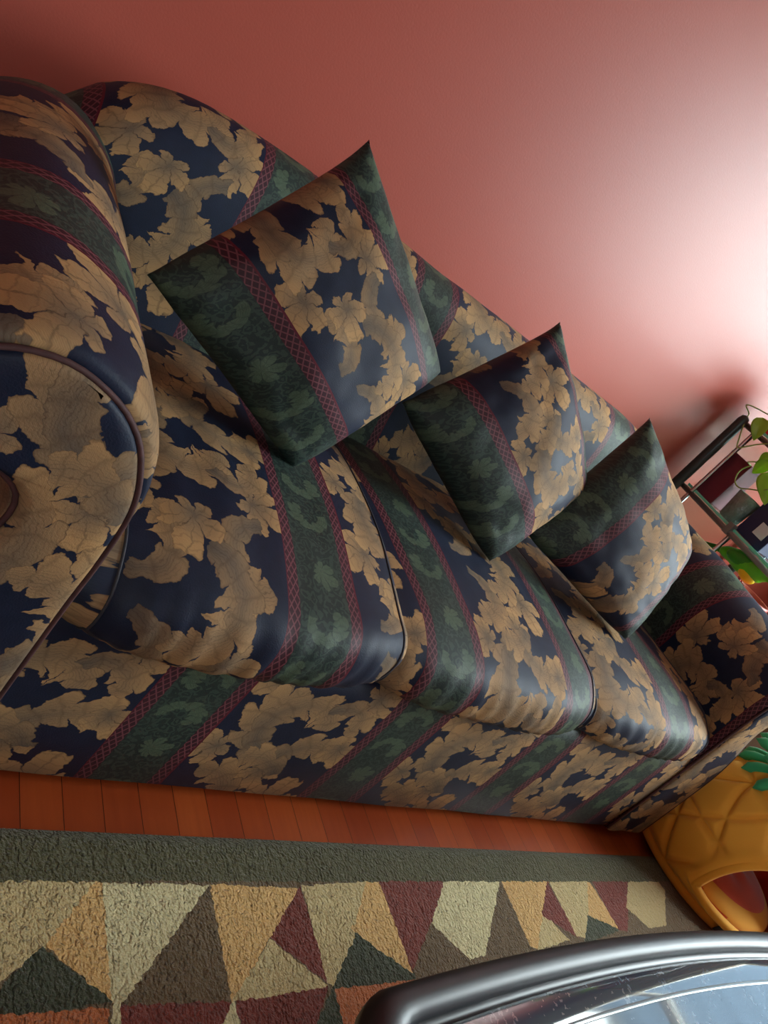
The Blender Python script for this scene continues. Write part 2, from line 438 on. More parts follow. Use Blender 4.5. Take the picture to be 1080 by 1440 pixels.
def rug_material():
    m, nt, b = new_mat('rug_pile')
    tc = nt.nodes.new('ShaderNodeTexCoord').outputs['Object']; N = NG(nt)
    nz = nt.nodes.new('ShaderNodeSeparateColor'); nt.links.new(noise_tex(nt, tc, 95, 2, 'Color'), nz.inputs[0])
    s = nt.nodes.new('ShaderNodeSeparateXYZ'); nt.links.new(tc, s.inputs[0])
    x = E(N, s.outputs[0])+(E(N, nz.outputs[0])-.5)*.011; y = E(N, s.outputs[1])+(E(N, nz.outputs[1])-.5)*.011
    cols = dict(tan=srgb(222, 196, 138), peach=srgb(240, 190, 118), cream=srgb(238, 222, 168), green=srgb(66, 72, 48), brown=srgb(116, 92, 60),
                maroon=srgb(134, 54, 40), terra=srgb(206, 116, 64), olive=srgb(88, 84, 50))
    xyz = nt.nodes.new('ShaderNodeCombineXYZ'); nt.links.new(x.s, xyz.inputs[0]); nt.links.new(y.s, xyz.inputs[1]); xyz.inputs[2].default_value = 1
    col = None
    col = mixc(nt, 0., cols['brown'], cols['brown'])
    # the printed rows run on towards the far side of the rug: plain bands there
    for yy, cn in ((-1.40, 'tan'), (-1.62, 'maroon'), (-1.80, 'tan'), (-2.0, 'green'), (-2.2, 'terra')):
        col = mixc(nt, O.lt(y, yy), col, cols[cn])
    for name, P in RUGPOLY:
        ar = sum(P[i][0]*P[(i+1) % len(P)][1]-P[(i+1) % len(P)][0]*P[i][1] for i in range(len(P)))
        if ar < 0: P = P[::-1]
        mk = None
        for i in range(len(P)):
            (x0, y0), (x1, y1) = P[i], P[(i+1) % len(P)]
            nx, ny = -(y1-y0), (x1-x0); L = math.hypot(nx, ny); nx /= L; ny /= L
            d = nt.nodes.new('ShaderNodeVectorMath'); d.operation = 'DOT_PRODUCT'
            nt.links.new(xyz.outputs[0], d.inputs[0]); d.inputs[1].default_value = (nx, ny, -(nx*x0+ny*y0)+.001)
            e = E(N, d.outputs['Value'])
            mk = e if mk is None else O.min(mk, e)
        col = mixc(nt, O.gt(mk, 0.), col, cols[name])
    col = mixc(nt, O.gt(y, -1.036), col, cols['olive'])
    # pile: clumped tufts
    tuf = noise_tex(nt, tc, 260, 3, rough=.6)
    mp = nt.nodes.new('ShaderNodeMapping'); mp.inputs['Scale'].default_value = (1.0, .45, 1); nt.links.new(tc, mp.inputs[0])
    v = nt.nodes.new('ShaderNodeTexVoronoi'); v.feature = 'SMOOTH_F1'; v.inputs['Scale'].default_value = 190
    dis = nt.nodes.new('ShaderNodeVectorMath'); dis.operation = 'MULTIPLY_ADD'
    nt.links.new(noise_tex(nt, tc, 60, 2, 'Color'), dis.inputs[0]); dis.inputs[1].default_value = (.02, .02, .02); nt.links.new(mp.outputs[0], dis.inputs[2])
    nt.links.new(dis.outputs[0], v.inputs['Vector'])
    col = mixc(nt, E(N, tuf)*.30-.06, col, srgb(74, 62, 38))
    nt.links.new(col, b.inputs['Base Color']); b.inputs['Roughness'].default_value = .9; b.inputs['Specular IOR Level'].default_value = .15
    b.inputs['Sheen Weight'].default_value = .3
    p = bump(nt, v.outputs['Distance'], 1., -.008, b)
    bump(nt, tuf, 1., .007, b, p)
    return m

M = {}
M['wall'] = wall_material(); M['floor'] = floor_material(); M['rug'] = rug_material()
M['white'] = simple('white_paint', srgb(225, 220, 210), .5)
M['ceiling'] = simple('ceiling_paint', srgb(215, 205, 195), .8, nscale=2, namt=.03)
M['glass'] = None
def glass_thin(name, tint=(1, 1, 1), f=.12):
    m = bpy.data.materials.new(name); m.use_nodes = True; nt = m.node_tree; nt.nodes.clear()
    o = nt.nodes.new('ShaderNodeOutputMaterial'); t = nt.nodes.new('ShaderNodeBsdfTransparent'); t.inputs[0].default_value = (*tint, 1)
    g = nt.nodes.new('ShaderNodeBsdfGlossy'); g.inputs['Roughness'].default_value = .02
    lw = nt.nodes.new('ShaderNodeLayerWeight'); lw.inputs[0].default_value = .5; N = NG(nt); fc = E(N, lw.outputs['Facing']); fr = fc*fc*fc*fc*.7+.035
    x = nt.nodes.new('ShaderNodeMixShader'); nt.links.new(fr.s, x.inputs[0]); nt.links.new(t.outputs[0], x.inputs[1]); nt.links.new(g.outputs[0], x.inputs[2])
    nt.links.new(x.outputs[0], o.inputs[0]); return m
M['pane'] = glass_thin('window_glass', (.97, 1, .99))
M['shelf_glass'] = glass_thin('green_glass', (.80, .97, .90))
M['glass_edge'] = simple('glass_edge', srgb(120, 235, 205), .15, spec=.8)

# ------------------------------------------------------------------ room
X0, Y0, ZC = -2.2, -4.2, 2.75
def struct(name, mb, m, parent=None, **k):
    o = mb.build(name, m, parent, **k)
    if parent is None: o['kind'] = 'structure'
    return o
struct('floor', MB().box(X0, WX, Y0, 0, -.05, 0), M['floor'])
struct('ceiling', MB().box(X0-.15, WX+.15, Y0-.15, .15, ZC, ZC+.1), M['ceiling'])
struct('wall_back', MB().box(X0-.15, WX+.15, 0, .15, -.05, ZC), M['wall'])
struct('wall_left', MB().box(X0-.15, X0, Y0, 0, -.05, ZC), M['wall'])
w = MB(); y0, y1, z0, z1 = WIN
w.box(WX, WX+.15, Y0, y0, -.05, ZC).box(WX, WX+.15, y1, 0, -.05, ZC).box(WX, WX+.15, y0, y1, -.05, z0).box(WX, WX+.15, y0, y1, z1, ZC)
struct('wall_right', w, M['wall'])
w = MB(); x0, x1, z0, z1 = FILL_WIN
w.box(X0-.15, x0, Y0-.15, Y0, -.05, ZC).box(x1, WX+.15, Y0-.15, Y0, -.05, ZC).box(x0, x1, Y0-.15, Y0, -.05, z0).box(x0, x1, Y0-.15, Y0, z1, ZC)
struct('wall_front', w, M['wall'])
# window in the right wall: frame, mullion, sill, panes
y0, y1, z0, z1 = WIN; t = .05; xa, xb = WX+.03, WX+.09
fr = MB().box(xa, xb, y0, y1, z0, z0+t).box(xa, xb, y0, y1, z1-t, z1).box(xa, xb, y0, y0+t, z0+t, z1-t).box(xa, xb, y1-t, y1, z0+t, z1-t)
ym = (y0+y1)/2; fr.box(xa, xb, ym-.03, ym+.03, z0+t, z1-t).box(xa, xb, y0+t, ym-.03, 1.86, 1.90).box(xa, xb, ym+.03, y1-t, 1.86, 1.90)
wo = struct('window_1', fr, M['white'])
MB().box(WX-.10, WX+.03, y0-.04, y1+.04, z0-.03, z0).build('window_sill', M['white'], wo)
for a, b_ in ((y0+t, ym-.03), (ym+.03, y1-t)):
    MB().box(WX+.055, WX+.06, a, b_, z0+t, 1.86).build('pane', M['pane'], wo)
    MB().box(WX+.055, WX+.06, a, b_, 1.90, z1-t).build('pane', M['pane'], wo)
x0, x1, z0, z1 = FILL_WIN; ya, yb = Y0-.09, Y0-.03
fr = MB().box(x0, x1, ya, yb, z0, z0+t).box(x0, x1, ya, yb, z1-t, z1).box(x0, x0+t, ya, yb, z0+t, z1-t).box(x1-t, x1, ya, yb, z0+t, z1-t)
wo2 = struct('fill_window', fr, M['white'])  # frame of the window added behind the camera as fill
MB().box(x0+t, x1-t, Y0-.062, Y0-.058, z0+t, z1-t).build('pane', M['pane'], wo2)
for nm, bx in (('baseboard_back', (X0, WX, -.015, 0, 0, .09)), ('baseboard_right', (WX-.015, WX, Y0, -.015, 0, .09)), ('baseboard_left', (X0, X0+.015, Y0, -.015, 0, .09)), ('baseboard_front', (X0+.015, WX-.015, Y0, Y0+.015, 0, .09))):
    struct(nm, MB().box(*bx), M['white'])

# ------------------------------------------------------------------ rug
nx, ny = 230, 110; RXa, RXb, RYa, RYb = -1.6, 3.1, -3.2, -.955
V = []; F = []
for j in range(ny+1):
    for i in range(nx+1):
        x = RXa+(RXb-RXa)*i/nx; y = RYb+(RYa-RYb)*(j/ny)
        ed = min(x-RXa, RXb-x, RYb-y, y-RYa)
        V.append((x, y, .004+.016*min(1, ed/.012)**.5 + (.0015*mnoise.noise(Vector((x*60, y*60, 0))) if ed > .01 else 0)))
for j in range(ny):
    for i in range(nx):
        a = j*(nx+1)+i; F.append((a, a+nx+1, a+nx+2, a+1))
b0 = len(V); V += [(RXa, RYb, .001), (RXb, RYb, .001), (RXb, RYa, .001), (RXa, RYa, .001)]
F.append((b0, b0+1, b0+2, b0+3))
rug = mesh_obj('area_rug', V, F, M['rug'])
tag(rug, 'shaggy rug with olive border and cream, peach, maroon and brown triangles', 'rug')

# ------------------------------------------------------------------ sofa
sofa = empty('sofa', (.9, -.48, 0), 'three-seat sofa in navy, gold and green striped leaf-pattern fabric against the red wall', 'sofa')
ST = .25
FW = dict(wr=.12)
m_base = damask('sofa_base_fabric', -ST, .10, **FW)
m_back = damask('sofa_back_fabric', -.2725, .31, 1.09, **FW)
# base rail
def base_mesh():
    prof = []                                     # y, z down the front and along the floor edge
    for t_ in (( -.50, .345), (-.87, .345), (-.888, .34), (-.893, .30), (-.891, .15), (-.886, .03), (-.88, .025), (-.06, .025), (-.05, .30)):
        prof.append(t_)
    xs = [.0+1.80*i/60 for i in range(61)]
    V = []; UV = []; F = []
    for x in xs:
        L = 0; last = None
        for k, (y, z) in enumerate(prof):
            yy = y+(.004*mnoise.noise(Vector((x*5, z*6, 3))) if 1 < k < 6 else 0)
            if last: L += math.hypot(y-last[0], z-last[1])
            last = (y, z); V.append((x, yy, z)); UV.append((x, -L))
    n = len(prof)
    for i in range(60):
        for k in range(n-1):
            a = i*n+k; F.append((a, a+1, a+n+1, a+n))
    F.append(tuple(range(n))); F.append(tuple(60*n+k for k in range(n))[::-1])
    return V, F, UV
V, F, UV = base_mesh()
base = mesh_obj('base', V, F, m_base, sofa, UV)

# arms
PANEL = [(.055, .03), (.053, .25), (.052, .40), (.053, .47), (.048, .545), (.024, .603), (-.004, .635), (-.037, .654), (-.078, .664), (-.122, .655),
         (-.160, .628), (-.176, .59), (-.163, .560), (-.125, .548), (-.083, .542), (-.054, .522), (-.048, .49), (-.060, .45), (-.09, .40), (-.118, .33), (-.13, .25), (-.13, .03)]
def arm(mirror, du, label=None, lift=.0):
    mx = (lambda x: 1.795-x) if mirror else (lambda x: x)
    pr = catmull([(a, b, 0) for a, b in PANEL], 6, closed=False)
    pr = resample(pr, 110, closed=False)
    fy = (lambda y: y*.958) if mirror else (lambda y: y)
    # outward normals
    n = len(pr); nor = []
    for i in range(n):
        t_ = (pr[min(n-1, i+1)]-pr[max(0, i-1)]).normalized(); nor.append(Vector((t_.y, -t_.x, 0)))
    V = []; UV = []; F = []
    ys = [-.930, -.932, -.925, -.91, -.89, -.86, -.82, -.76, -.68, -.60, -.50, -.40, -.30, -.20, -.12, -.07, -.045, -.03]
    offs = [.001, .010, .017, .022, .025, .026, .026, .027, .029, .031, .033, .034, .032, .024, .010, -.008, -.026, -.055]
    for y, of in zip(ys, offs):
        L = 0
        for i in range(n):
            p = pr[i]
            up = sm(.42, .62, p.y)
            wob = .005*mnoise.noise(Vector((p.x*9+(5 if mirror else 0), y*7, p.y*9)))
            low = sm(.60, .46, p.y)
            o_ = of*(1-low*.85)
            q = p+nor[i]*(o_+wob*(1 if of > .02 else 0))
            z = q.y+(.012*sm(-.93, -.30, y)+lift)*up
            x = q.x+.040*sm(-.35, -.05, y)*up
            z = max(z, .028)
            if i: L += (pr[i]-pr[i-1]).length
            V.append((mx(x), fy(y), z)); UV.append((-y*.90 if not mirror else -y, L))
    R = len(ys)
    for j in range(R-1):
        for i in range(n-1):
            a = j*n+i; f = (a, a+n, a+n+1, a+1); F.append(f if not mirror else f[::-1])
    F.append(tuple((R-1)*n+i for i in range(n))[::(-1 if not mirror else 1)])
    body = mesh_obj('arm', V, F, damask('arm_fabric', du, .16 if not mirror else .3, **FW), sofa, UV)
    # front panel, a slightly domed face
    V = []; UV = []; F = []
    c0 = Vector((-.04, .0, 0)); rings = [1., .985, .95, .85, .7]
    ctr = [Vector((-.010-.03*sm(.50, .66, p.y), p.y*.97+.01, 0)) for p in pr]
    for r_, dy in zip([1., .99, .96, .88, .6, .0], [-.929, -.934, -.938, -.941, -.943, -.943]):
        for p, c in zip(pr, ctr):
            q = c.lerp(p, r_)
            V.append((mx(q.x), fy(dy), max(.03, q.y+lift*sm(.42, .62, q.y)))); UV.append((q.x, q.y))
    for j in range(5):
        for i in range(n-1):
            a = j*n+i; f = (a, a+1, a+n+1, a+n); F.append(f if not mirror else f[::-1])
    fp = mesh_obj('arm_front_panel', V, F, damask('arm_panel_fabric', .135+.14 if not mirror else .3, .055, **FW), body, UV)
    pts = [(mx(p.x+nn.x*.002), fy(-.935), max(.034, p.y+nn.y*.002+lift*sm(.42, .62, p.y))) for p, nn in zip(pr, nor)]
    MB().tube(pts, .0032, 8).build('piping', M['piping'], body, smooth=True)
    return body
M['piping'] = simple('piping_fabric', srgb(78, 50, 50), .7, nscale=60, namt=.6)
arm(False, -.11)
arm(True, -.49+.0, lift=.0)

# backrest
def back_mesh():
    prof = [(-.06, .03), (-.045, .30), (-.03, .62), (-.035, .75), (-.06, .81), (-.11, .843), (-.165, .838), (-.205, .80), (-.225, .74), (-.24, .65), (-.262, .54), (-.29, .46), (-.31, .38), (-.31, .32)]
    pr = resample(catmull([(a, b, 0) for a, b in prof], 5, closed=False), 60, closed=False)
    xs = []
    for i in range(91): xs.append(-.075+1.945*i/90)
    V = []; UV = []; F = []; n = len(pr)
    for x in xs:
        e = min(x+.075, 1.87-x)
        k = 1-max(0, 1-e/.08)**2.4                  # rounds the ends
        L = 0
        for i, p in enumerate(pr):
            z = p.y; y = p.x
            up = sm(.45, .85, z)
            z2 = z-((1-k)*.06+.13*math.exp(-max(0, e-.03)/.10)+.018)*up
            y2 = y+(1-k)*(.05 if y < -.12 else 0)*1.0*up
            bulge = .010*mnoise.noise(Vector((x*2.2, z*2.5, 1)))+.003*mnoise.noise(Vector((x*9, z*9, 1)))
            if i: L += (pr[i]-pr[i-1]).length
            V.append((x, y2+bulge*(1 if y < -.1 else 0), z2+bulge*.6*up)); UV.append((x, L))
    for i in range(90):
        for k in range(n-1):
            a = i*n+k; F.append((a, a+n, a+n+1, a+1))
    F.append(tuple(range(n))[::1]); F.append(tuple(90*n+k for k in range(n))[::-1])
    return V, F, UV
V, F, UV = back_mesh()
bk = mesh_obj('backrest', V, F, m_back, sofa, UV)

# seat cushions
def cushion(xa, xb, zs, yf, du, dv, taper=0, seed=0, rot=0, zb=.345, tilt=0, ex=0):
    """profile in y,z from the back bottom over the top, round the front and under"""
    yb_ = -.25
    P = [(yb_, zb), (yb_-.005, zs-.05), (yb_-.03, zs-.005), (-.42, zs+.014), (-.60, zs+.02), (-.78, zs+.012), (yf+.07, zs-.004), (yf+.022, zs-.026), (yf+.004, zs-.062),
         (yf+.006, zs-.105), (yf+.03, zb-.006), (yf+.055, zb-.012), (yf+.10, zb-.004), (-.6, zb)]
    pr = resample(catmull([(a, b, 0) for a, b in P], 6, closed=False), 90, closed=False)
    n = len(pr); NX = 48; V = []; UV = []; F = []
    cx = (xa+xb)/2
    for i in range(NX+1):
        t_ = i/NX; s = 2*t_-1
        crown = 1-abs(s)**4
        x = xa+(xb-xa)*t_
        L = 0
        for k, p in enumerate(pr):
            if k: L += (pr[k]-pr[k-1]).length
            y, z = p.x, p.y
            front = sm(yf+.12, yf+.0, y); top = sm(zb+.03, zs, z)
            y2 = y-.022*front*(crown-1)*-1*-1 + 0.012*front*(1-crown)
            z2 = z-(1-crown)*.016*top + (.006*(1-crown) if z < zb+.02 else 0)
            w_ = mnoise.noise(Vector((x*5+seed*3, y*4, seed)))*.007+mnoise.noise(Vector((x*22+seed*3, y*5, seed)))*.0022
            z2 += w_*top; y2 += w_*front*.8
            # wrinkles drawn across the front edge
            wk = front*.0022*math.sin(x*150+4*mnoise.noise(Vector((x*7, z*12, seed))))*sm(zs, zs-.05, z)
            y2 += wk
            z2 += tilt*s*.5*front
            xx = x-taper*t_*sm(-.5, -.95, y)
            V.append((xx, y2, z2)); UV.append((x, L))
    for i in range(NX):
        for k in range(n-1):
            a = i*n+k; F.append((a, a+n, a+n+1, a+1))
        a = i*n+n-1; F.append((a, a+n, i*n+n, i*n))
    c = mesh_obj('seat_cushion', V, F, damask('cushion_fabric', du, dv, **FW), sofa, UV)
    # side boxing: bulging caps
    for side in (0, NX):
        sx = -1 if side == 0 else 1
        ring = [Vector(V[side*n+k]) for k in range(n)]
        cen = Vector((0, 0, 0))
        for q in ring: cen += q
        cen /= n
        VV = []; UU = []; FF = []
        for (r_, bo) in ((1, 0), (.97, .006), (.88, .014), (.6, .020), (0.02, .021)):
            for q in ring:
                cc = Vector((q.x, max(-.86, min(-.35, q.y)), cen.z))
                w = cc.lerp(q, r_); w.x = q.x+sx*bo*(1+ex*(sx < 0)); VV.append(w); UU.append((w.y, w.z))
        for j in range(4):
            for k in range(n):
                l = (k+1) % n; a = (j*n+k, j*n+l, (j+1)*n+l, (j+1)*n+k)
                FF.append(a if sx < 0 else a[::-1])
        mesh_obj('boxing', VV, FF, damask('boxing_fabric', .30, .42, **FW), c, UU)
        pts = [q+Vector((sx*.001, 0, 0)) for q in ring]
        MB().tube(pts, .0022, 6, closed=True).build('seam', M['seam'], c, smooth=True)
    return c
M['seam'] = simple('seam_fabric', srgb(52, 52, 60), .7, nscale=120, namt=.4)
cushion(.105, .600, .472, -.955, -.345, .20, taper=.045, seed=1, tilt=.03, ex=1.4)
cushion(.585, 1.195, .455, -.935, -.635, .52, taper=.045, seed=2)
cushion(1.185, 1.712, .450, -.925, -1.435, .05, taper=-.004, seed=3)

# ------------------------------------------------------------------ throw pillows
def pillow(corners, thick, knots, dv, swap, label, seed):
    def remap(t_):
        for (a_, ua), (b_, ub) in zip(knots, knots[1:]):
            if t_ <= b_ or b_ == knots[-1][0]: return ua+(ub-ua)*(t_-a_)/(b_-a_)
    A, B, C_, D = [Vector(c) for c in corners]
    ctr = (A+B+C_+D)/4
    nrm = ((B-D).cross(A-C_)).normalized()
    if nrm.dot(Vector((-.27, -1.55, .97))-ctr) < 0: nrm = -nrm
    N_ = 56; side = (A-B).length
    V = []; UV = []; F = []
    def tip(s, t):
        return None
    for face in (1, -1):
        for j in range(N_+1):
            for i in range(N_+1):
                a = -1+2*i/N_; b = -1+2*j/N_         # a: D->A / C->B ; b: A side -> B side
                a2 = math.sin(a*PI/2)*.35+a*.65; b2 = math.sin(b*PI/2)*.35+b*.65
                e = max(0, (1-a2*a2))*max(0, (1-b2*b2))
                h = thick*(e**.5*.75+e**.25*.25)
                pin = .035*(1-b2*b2)*abs(a2)**2-.03*abs(a2*b2)**8, .035*(1-a2*a2)*abs(b2)**2-.03*abs(a2*b2)**8
                cr_ = .05*(max(0, abs(a2*b2)-.55)/.45)**2*(0 if (a2 > 0 and b2 < 0 and not swap) or (swap and a2 > 0 and b2 < 0) else 1)
                aa = a2*(1-pin[0]-cr_); bb = b2*(1-pin[1]-cr_)
                u_ = (aa+1)/2; v_ = (bb+1)/2
                p = (D.lerp(A, u_)).lerp(C_.lerp(B, u_), v_)
                edge = (1-e)**3
                wr = .010*mnoise.noise(Vector((a*2.2+seed, b*2.2, face*3)))+.004*mnoise.noise(Vector((a*6+seed, b*6, face*3)))*(.4+edge)
                wr *= min(1, e*5)
                V.append(p+nrm*face*(h+wr))
                UV.append((remap(u_), v_*side*1.2) if not swap else (remap(v_), u_*side*1.2))
    n = N_+1; off = n*n
    for j in range(N_):
        for i in range(N_):
            q = j*n+i
            F.append((q, q+1, q+n+1, q+n)); F.append((off+q, off+q+n, off+q+n+1, off+q+1))
    me_off = ctr
    V = [v-me_off for v in V]
    o = mesh_obj('throw_pillow', V, F, damask('pillow_fabric', 0, dv, wr=.25), None, UV)
    o.location = me_off
    bm = bmesh.new(); bm.from_mesh(o.data); bmesh.ops.remove_doubles(bm, verts=bm.verts, dist=.0004); bmesh.ops.recalc_face_normals(bm, faces=bm.faces); bm.to_mesh(o.data); bm.free()
    for p in o.data.polygons: p.use_smooth = True
    tag(o, label, 'pillow', 'throw pillows along the sofa')
    return o
P1 = [(.282, -.404, .934), (.611, -.486, .727), (.413, -.596, .482), (.073, -.514, .624)]
P2 = [(.914, -.308, .906), (1.202, -.450, .671), (.952, -.598, .470), (.633, -.418, .620)]
P3 = [(1.271, -.382, .875), (1.600, -.526, .70), (1.389, -.705, .480), (1.049, -.517, .538)]
pillow(P1, .088, [(0, .03), (.31, .14), (.80, .42), (1, .535)], .10, False, 'largest-looking throw pillow, the one nearest the left arm of the sofa', 1)
pillow(P2, .084, [(0, .03), (.33, .14), (.87, .42), (1, .50)], .40, False, 'middle throw pillow, its lower left side dark green, half hidden behind the nearest one', 5)
pillow(P3, .080, [(0, .024), (.33, .14), (.87, .42), (1, .49)], .33, True, 'throw pillow farthest right, near the glass shelf, dark green at its upper corner', 9)

# ------------------------------------------------------------------ coffee table
def superell(cx, cy, ax, ay, p, n, z):
    out = []
    for k in range(n):
        a = 2*PI*k/n; c, s_ = math.cos(a), math.sin(a)
        out.append(Vector((cx+ax*math.copysign(abs(c)**(2/p), c), cy+ay*math.copysign(abs(s_)**(2/p), s_), z)))
    return out
TC = (.88, -1.72); TA = (.592, .402)
def table_outline(inset, z, n=260):
    """long sides bow outward slightly, corners are tight"""
    cr = max(.012, .062-inset*.6); hx = TA[0]-inset; hy = TA[1]-inset-.026
    pts = []
    def seg(a, b, bow, nn):
        for i in range(nn):
            t_ = i/nn; p = a.lerp(b, t_); d = (b-a).normalized(); nn_ = Vector((d.y, -d.x, 0))
            pts.append(p+nn_*bow*4*t_*(1-t_))
    cs = [(hx-cr, -hy+cr, -90), (hx-cr, hy-cr, 0), (-hx+cr, hy-cr, 90), (-hx+cr, -hy+cr, 180)]
    bows = [.014, .026, .014, .026]
    for i, (x, y, a0) in enumerate(cs):
        for k in range(17):
            a = math.radians(a0+90*k/16); pts.append(Vector((x+cr*math.cos(a), y+cr*math.sin(a), 0)))
        nx_, ny_, a1 = cs[(i+1) % 4]
        b = Vector((nx_+cr*math.cos(math.radians(a1)), ny_+cr*math.sin(math.radians(a1)), 0))
        seg(pts[-1].copy(), b, bows[i], 24)
    out = resample(pts, n)
    return [Vector((TC[0]+p.x, TC[1]+p.y, z)) for p in out]
M['table_metal'] = simple('dark_metal', srgb(40, 44, 50), .42, metal=.0, nscale=30, namt=.2, spec=.7)
M['table_dark'] = simple('dark_groove', srgb(18, 20, 24), .35)  # near-black colour of the groove between rim and glass
M['table_bevel'] = simple('bevelled_glass', srgb(150, 165, 170), .08, spec=.8)
def table_glass_mat():
    m, nt, b = new_mat('table_glass')
    tc = nt.nodes.new('ShaderNodeTexCoord').outputs['Object']; N = NG(nt)
    n = noise_tex(nt, tc, 14, 5, rough=.7); n2 = noise_tex(nt, tc, 160, 2)
    nt.links.new(mixc(nt, O.gt(E(N, n2)*.5+E(N, n)*.5, .60)*.35, srgb(66, 84, 98), srgb(190, 200, 205)), b.inputs['Base Color'])
    b.inputs['Specular IOR Level'].default_value = .9; b.inputs['IOR'].default_value = 1.55; b.inputs['Coat Weight'].default_value = .6; b.inputs['Coat Roughness'].default_value = .01
    r = E(N, n)*.10+.02; nt.links.new(r.s, b.inputs['Roughness'])
    return m
M['table_glass'] = table_glass_mat()
tb = empty('coffee_table', (TC[0], TC[1], 0), 'oblong coffee table with dark metal rim and glossy glass top standing on the rug', 'coffee table')
def ring_mesh(name, prof, m, parent, close=False):
    n = 260; V = []; F = []
    for (ins, z) in prof: V += table_outline(ins, z, n)
    for j in range(len(prof)-1):
        for k in range(n):
            l = (k+1) % n; F.append((j*n+k, j*n+l, (j+1)*n+l, (j+1)*n+k))
    if close: F.append(tuple((len(prof)-1)*n+k for k in range(n)))
    return mesh_obj(name, V, F, m, parent)
ring_mesh('rim', [(.030, .372), (.012, .375), (.002, .386), (.0, .400), (.004, .412), (.012, .419), (.022, .4205), (.030, .418), (.035, .412), (.037, .404)], M['table_metal'], tb)
ring_mesh('rim_groove', [(.036, .408), (.040, .404), (.044, .404), (.047, .408)], M['table_dark'], tb)
gl = ring_mesh('glass_top', [(.046, .400), (.046, .410), (.050, .413), (.080, .4145), (.081, .4145)], M['table_glass'], tb, close=True)
ring_mesh('bevel_line', [(.080, .4146), (.081, .4156), (.085, .4156), (.086, .4146)], M['table_bevel'], gl)
for sx in (-1, 1):
    for sy in (-1, 1):
        MB().tube([(TC[0]+sx*.44, TC[1]+sy*.26, .021), (TC[0]+sx*.47, TC[1]+sy*.29, .20), (TC[0]+sx*.48, TC[1]+sy*.30, .398)], [.016, .019, .022], 14).build('leg', M['table_metal'], tb, smooth=True)
for yy in (-.28, .28):
    MB().box(TC[0]-.47, TC[0]+.47, TC[1]+yy-.01, TC[1]+yy+.01, .36, .398).build('apron', M['table_metal'], tb)

# ------------------------------------------------------------------ pineapple pet bed
PC = Vector((2.182, -.985, .022))
m_pine, nt, b = new_mat('orange_plush')
tc = nt.nodes.new('ShaderNodeTexCoord').outputs['Object']
nt.links.new(mixc(nt, noise_tex(nt, tc, 5, 3), srgb(250, 172, 48), srgb(255, 196, 76)), b.inputs['Base Color'])
b.inputs['Roughness'].default_value = .85; b.inputs['Sheen Weight'].default_value = .6; b.inputs['Sheen Tint'].default_value = (1, .8, .4, 1)
bump(nt, noise_tex(nt, tc, 400, 2), .4, .001, b)
M['plush_red'] = simple('red_plush', srgb(240, 100, 60), .9, nscale=8, namt=.1, sheen=.5, bumpd=.001, bscale=300)
M['plush_green'] = simple('green_plush', srgb(60, 186, 128), .8, nscale=12, namt=.12, sheen=.4)
M['tag'] = simple('dark_label', srgb(40, 42, 46), .6)
pet = empty('pineapple_pet_bed', PC, 'orange quilted plush pineapple pet bed with open mouth, on the rug past the sofa', 'pet bed')
OPA = math.radians(-117)                          # direction of the opening
def dome_r(z):                                     # radius against height, 0..PH
    t_ = z/.40
    return .262*(1-.0*t_)*max(0, 1-max(0, (t_-.08)/.92)**2.5)**.5*(.93+.07*min(1, t_/.12))
def inopen(phi, z):
    d = abs(math.atan2(math.sin(phi-OPA), math.cos(phi-OPA)))*.262
    return (d/.195)**2.4+(abs(z-.065)/(.205 if z > .065 else .022))**2.2
def seam_h(phi, z):
    a = phi*.262/.1646; bq = (z-.02)/.155
    g = 1e9
    for w_ in (a+bq*.75, a-bq*.75):
        f_ = abs(w_-round(w_)); g = min(g, f_*.155*.78)
    f_ = abs(bq-round(bq)); g = min(g, f_*.155)
    return -.012*math.exp(-(g/.010)**2)-.004*math.exp(-(g/.0035)**2)
NP, NZ = 420, 130
V = []; F = []; idx = {}
for j in range(NZ+1):
    z = .395*(j/NZ)
    for i in range(NP):
        phi = 2*PI*i/NP; q = inopen(phi, z)
        r = dome_r(z); lip = math.exp(-((q-1.25)/.28)**2)*.013
        s_ = seam_h(phi, z)*sm(1.3, 1.9, q)*sm(0, .03, z)
        r2 = max(.001, r+s_+lip)
        V.append((PC.x+r2*math.cos(phi), PC.y+r2*math.sin(phi), PC.z+z))
for j in range(NZ):
    for i in range(NP):
        l = (i+1) % NP; phi = 2*PI*(i+.5)/NP; z = .395*((j+.5)/NZ)
        if inopen(phi, z) < 1: continue
        F.append((j*NP+i, j*NP+l, (j+1)*NP+l, (j+1)*NP+i))
F.append(tuple(range(NP))[::-1])
shell = mesh_obj('shell', V, F, m_pine, pet)
# inner lining and cushion
V = []; F = []
for j in range(41):
    z = .012+.36*(j/40)
    for i in range(120):
        phi = 2*PI*i/120; r = max(.001, dome_r(min(.39, z+.012))-.034); q = inopen(phi, z)
        V.append((PC.x+r*math.cos(phi), PC.y+r*math.sin(phi), PC.z+z))
for j in range(40):
    for i in range(120):
        l = (i+1) % 120; phi = 2*PI*(i+.5)/120; z = .012+.36*((j+.5)/40)
        if inopen(phi, z) < 1.0: continue
        F.append((j*120+i, (j+1)*120+i, (j+1)*120+l, j*120+l))
F.append(tuple(range(120)))
mesh_obj('lining', V, F, M['plush_red'], pet)
V = []; F = []
for j in range(21):
    t_ = j/20; r = .225*math.sin(t_*PI/2) if True else 0
    for i in range(80):
        phi = 2*PI*i/80
        tuft = -.03*math.exp(-(r/.03)**2)+.006*math.cos(5*phi)*math.exp(-((r-.06)/.05)**2)
        V.append((PC.x+r*math.cos(phi), PC.y+r*math.sin(phi), PC.z+.018+.075*math.cos(t_*PI/2)**.55+tuft))
